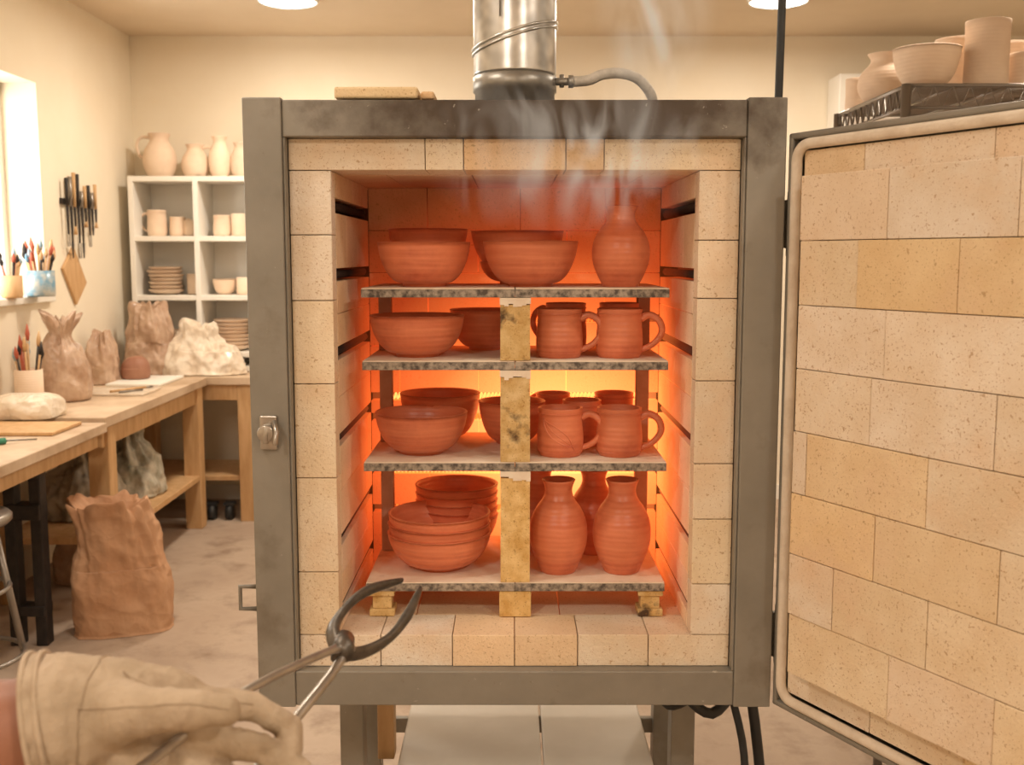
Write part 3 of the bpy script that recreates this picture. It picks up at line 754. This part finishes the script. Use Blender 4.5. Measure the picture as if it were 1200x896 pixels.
for off,rr in ((0,.070),(.012,.0685)):
    c=cutc+cutn*off; t=cutn; u=Vector((0,0,1)); u=(u-t*u.dot(t)).normalized(); v2=t.cross(u)
    b.tube([c+u*math.cos(q)*rr+v2*math.sin(q)*rr for q in [2*math.pi*i/40 for i in range(40)]],.003,8,closed=True)
b.finish('cuff_hem',M_glove,parent=hand)
bpy.context.view_layer.update()
b=MB()
for line in ([(-.40,.94,1.085),(-.37,.93,1.09),(-.33,.925,1.095),(-.29,.93,1.095),(-.262,.945,1.082)],
             [(-.37,.98,1.12),(-.33,.98,1.10),(-.29,.99,1.08),(-.25,1.01,1.06)],
             [(-.40,.93,1.02),(-.40,.94,1.08),(-.40,.99,1.12),(-.40,1.03,1.10)]):
    pts=[]
    for p in smooth_pts(line,10):
        ok,co,nn,_=o.closest_point_on_mesh(p)
        pts.append(co+nn*.0002)
    b.tube(pts,.0009,6)
b.finish('glove_seams',M_seam,parent=hand)
o=blob([[(-.95,.70,.95,.060),(-.70,.86,1.0,.058),(-.50,.965,1.045,.054),(-.43,.985,1.05,.046)]],.006,'forearm',M_skin); o.parent=hand

# ------------------------------------------------------------------ steam (thin volume above the hot ware, with added glow)
def steam(name,loc,size,dens,seed,stretch):
    m=bpy.data.materials.new(name+'_vapour'); m.use_nodes=True; nt=m.node_tree; N=nt.nodes; L=nt.links
    N.remove(N['Principled BSDF']); out=N['Material Output']
    vs=N.new('ShaderNodeVolumeScatter'); vs.inputs['Color'].default_value=(1,.92,.84,1); vs.inputs['Anisotropy'].default_value=0
    em=N.new('ShaderNodeEmission'); em.inputs['Color'].default_value=(1,.86,.70,1)  # emission added to the vapour in place of multiple scattering
    ad=N.new('ShaderNodeAddShader'); L.new(vs.outputs[0],ad.inputs[0]); L.new(em.outputs[0],ad.inputs[1])
    tc=N.new('ShaderNodeTexCoord'); mp=N.new('ShaderNodeMapping'); mp.inputs['Scale'].default_value=stretch; mp.inputs['Location'].default_value=(seed,0,0)
    L.new(tc.outputs['Object'],mp.inputs['Vector'])
    nz=N.new('ShaderNodeTexNoise'); nz.inputs['Scale'].default_value=1; nz.inputs['Detail'].default_value=2; nz.inputs['Distortion'].default_value=1.8
    L.new(mp.outputs[0],nz.inputs['Vector'])
    r=N.new('ShaderNodeMapRange'); r.inputs[1].default_value=.46; r.inputs[2].default_value=.68; r.inputs[3].default_value=0; r.inputs[4].default_value=dens
    L.new(nz.outputs['Fac'],r.inputs[0])
    dv=N.new('ShaderNodeVectorMath'); dv.operation='DIVIDE'; L.new(tc.outputs['Object'],dv.inputs[0]); dv.inputs[1].default_value=tuple(s for s in size)
    ln=N.new('ShaderNodeVectorMath'); ln.operation='LENGTH'; L.new(dv.outputs[0],ln.inputs[0])
    f=N.new('ShaderNodeMapRange'); f.inputs[1].default_value=.2; f.inputs[2].default_value=1; f.inputs[3].default_value=1; f.inputs[4].default_value=0
    L.new(ln.outputs['Value'],f.inputs[0])
    mu=N.new('ShaderNodeMath'); mu.operation='MULTIPLY'; L.new(r.outputs[0],mu.inputs[0]); L.new(f.outputs[0],mu.inputs[1])
    me_=N.new('ShaderNodeMath'); me_.operation='MULTIPLY'; L.new(mu.outputs[0],me_.inputs[0]); me_.inputs[1].default_value=.42; L.new(me_.outputs[0],em.inputs['Strength'])
    L.new(mu.outputs[0],vs.inputs['Density']); L.new(ad.outputs[0],out.inputs['Volume'])
    b=MB(); prof=[(math.sin(math.pi*i/10),-math.cos(math.pi*i/10)) for i in range(11)]
    b.lathe(prof,n=20); b.v=[(x*size[0],y*size[1],z*size[2]) for x,y,z in b.v]
    b.finish(name,m,loc=loc)
steam('steam_wisp',(.10,1.93,1.68),(.28,.055,.15),15,0,(12,8,5))
steam('steam_wisp',(.29,2.22,2.03),(.13,.09,.26),12,3,(10,8,4))

# ------------------------------------------------------------------ camera
cd=bpy.data.cameras.new('camera'); cam=bpy.data.objects.new('camera',cd); COL.objects.link(cam)
cam.location=(0,0,1.5); cam.rotation_euler=(math.radians(90-6.77),0,0)
cd.sensor_width=36; cd.lens=37.38; cd.clip_start=.05
cd.dof.use_dof=True; cd.dof.focus_distance=2.1; cd.dof.aperture_fstop=6.0
S.camera=cam
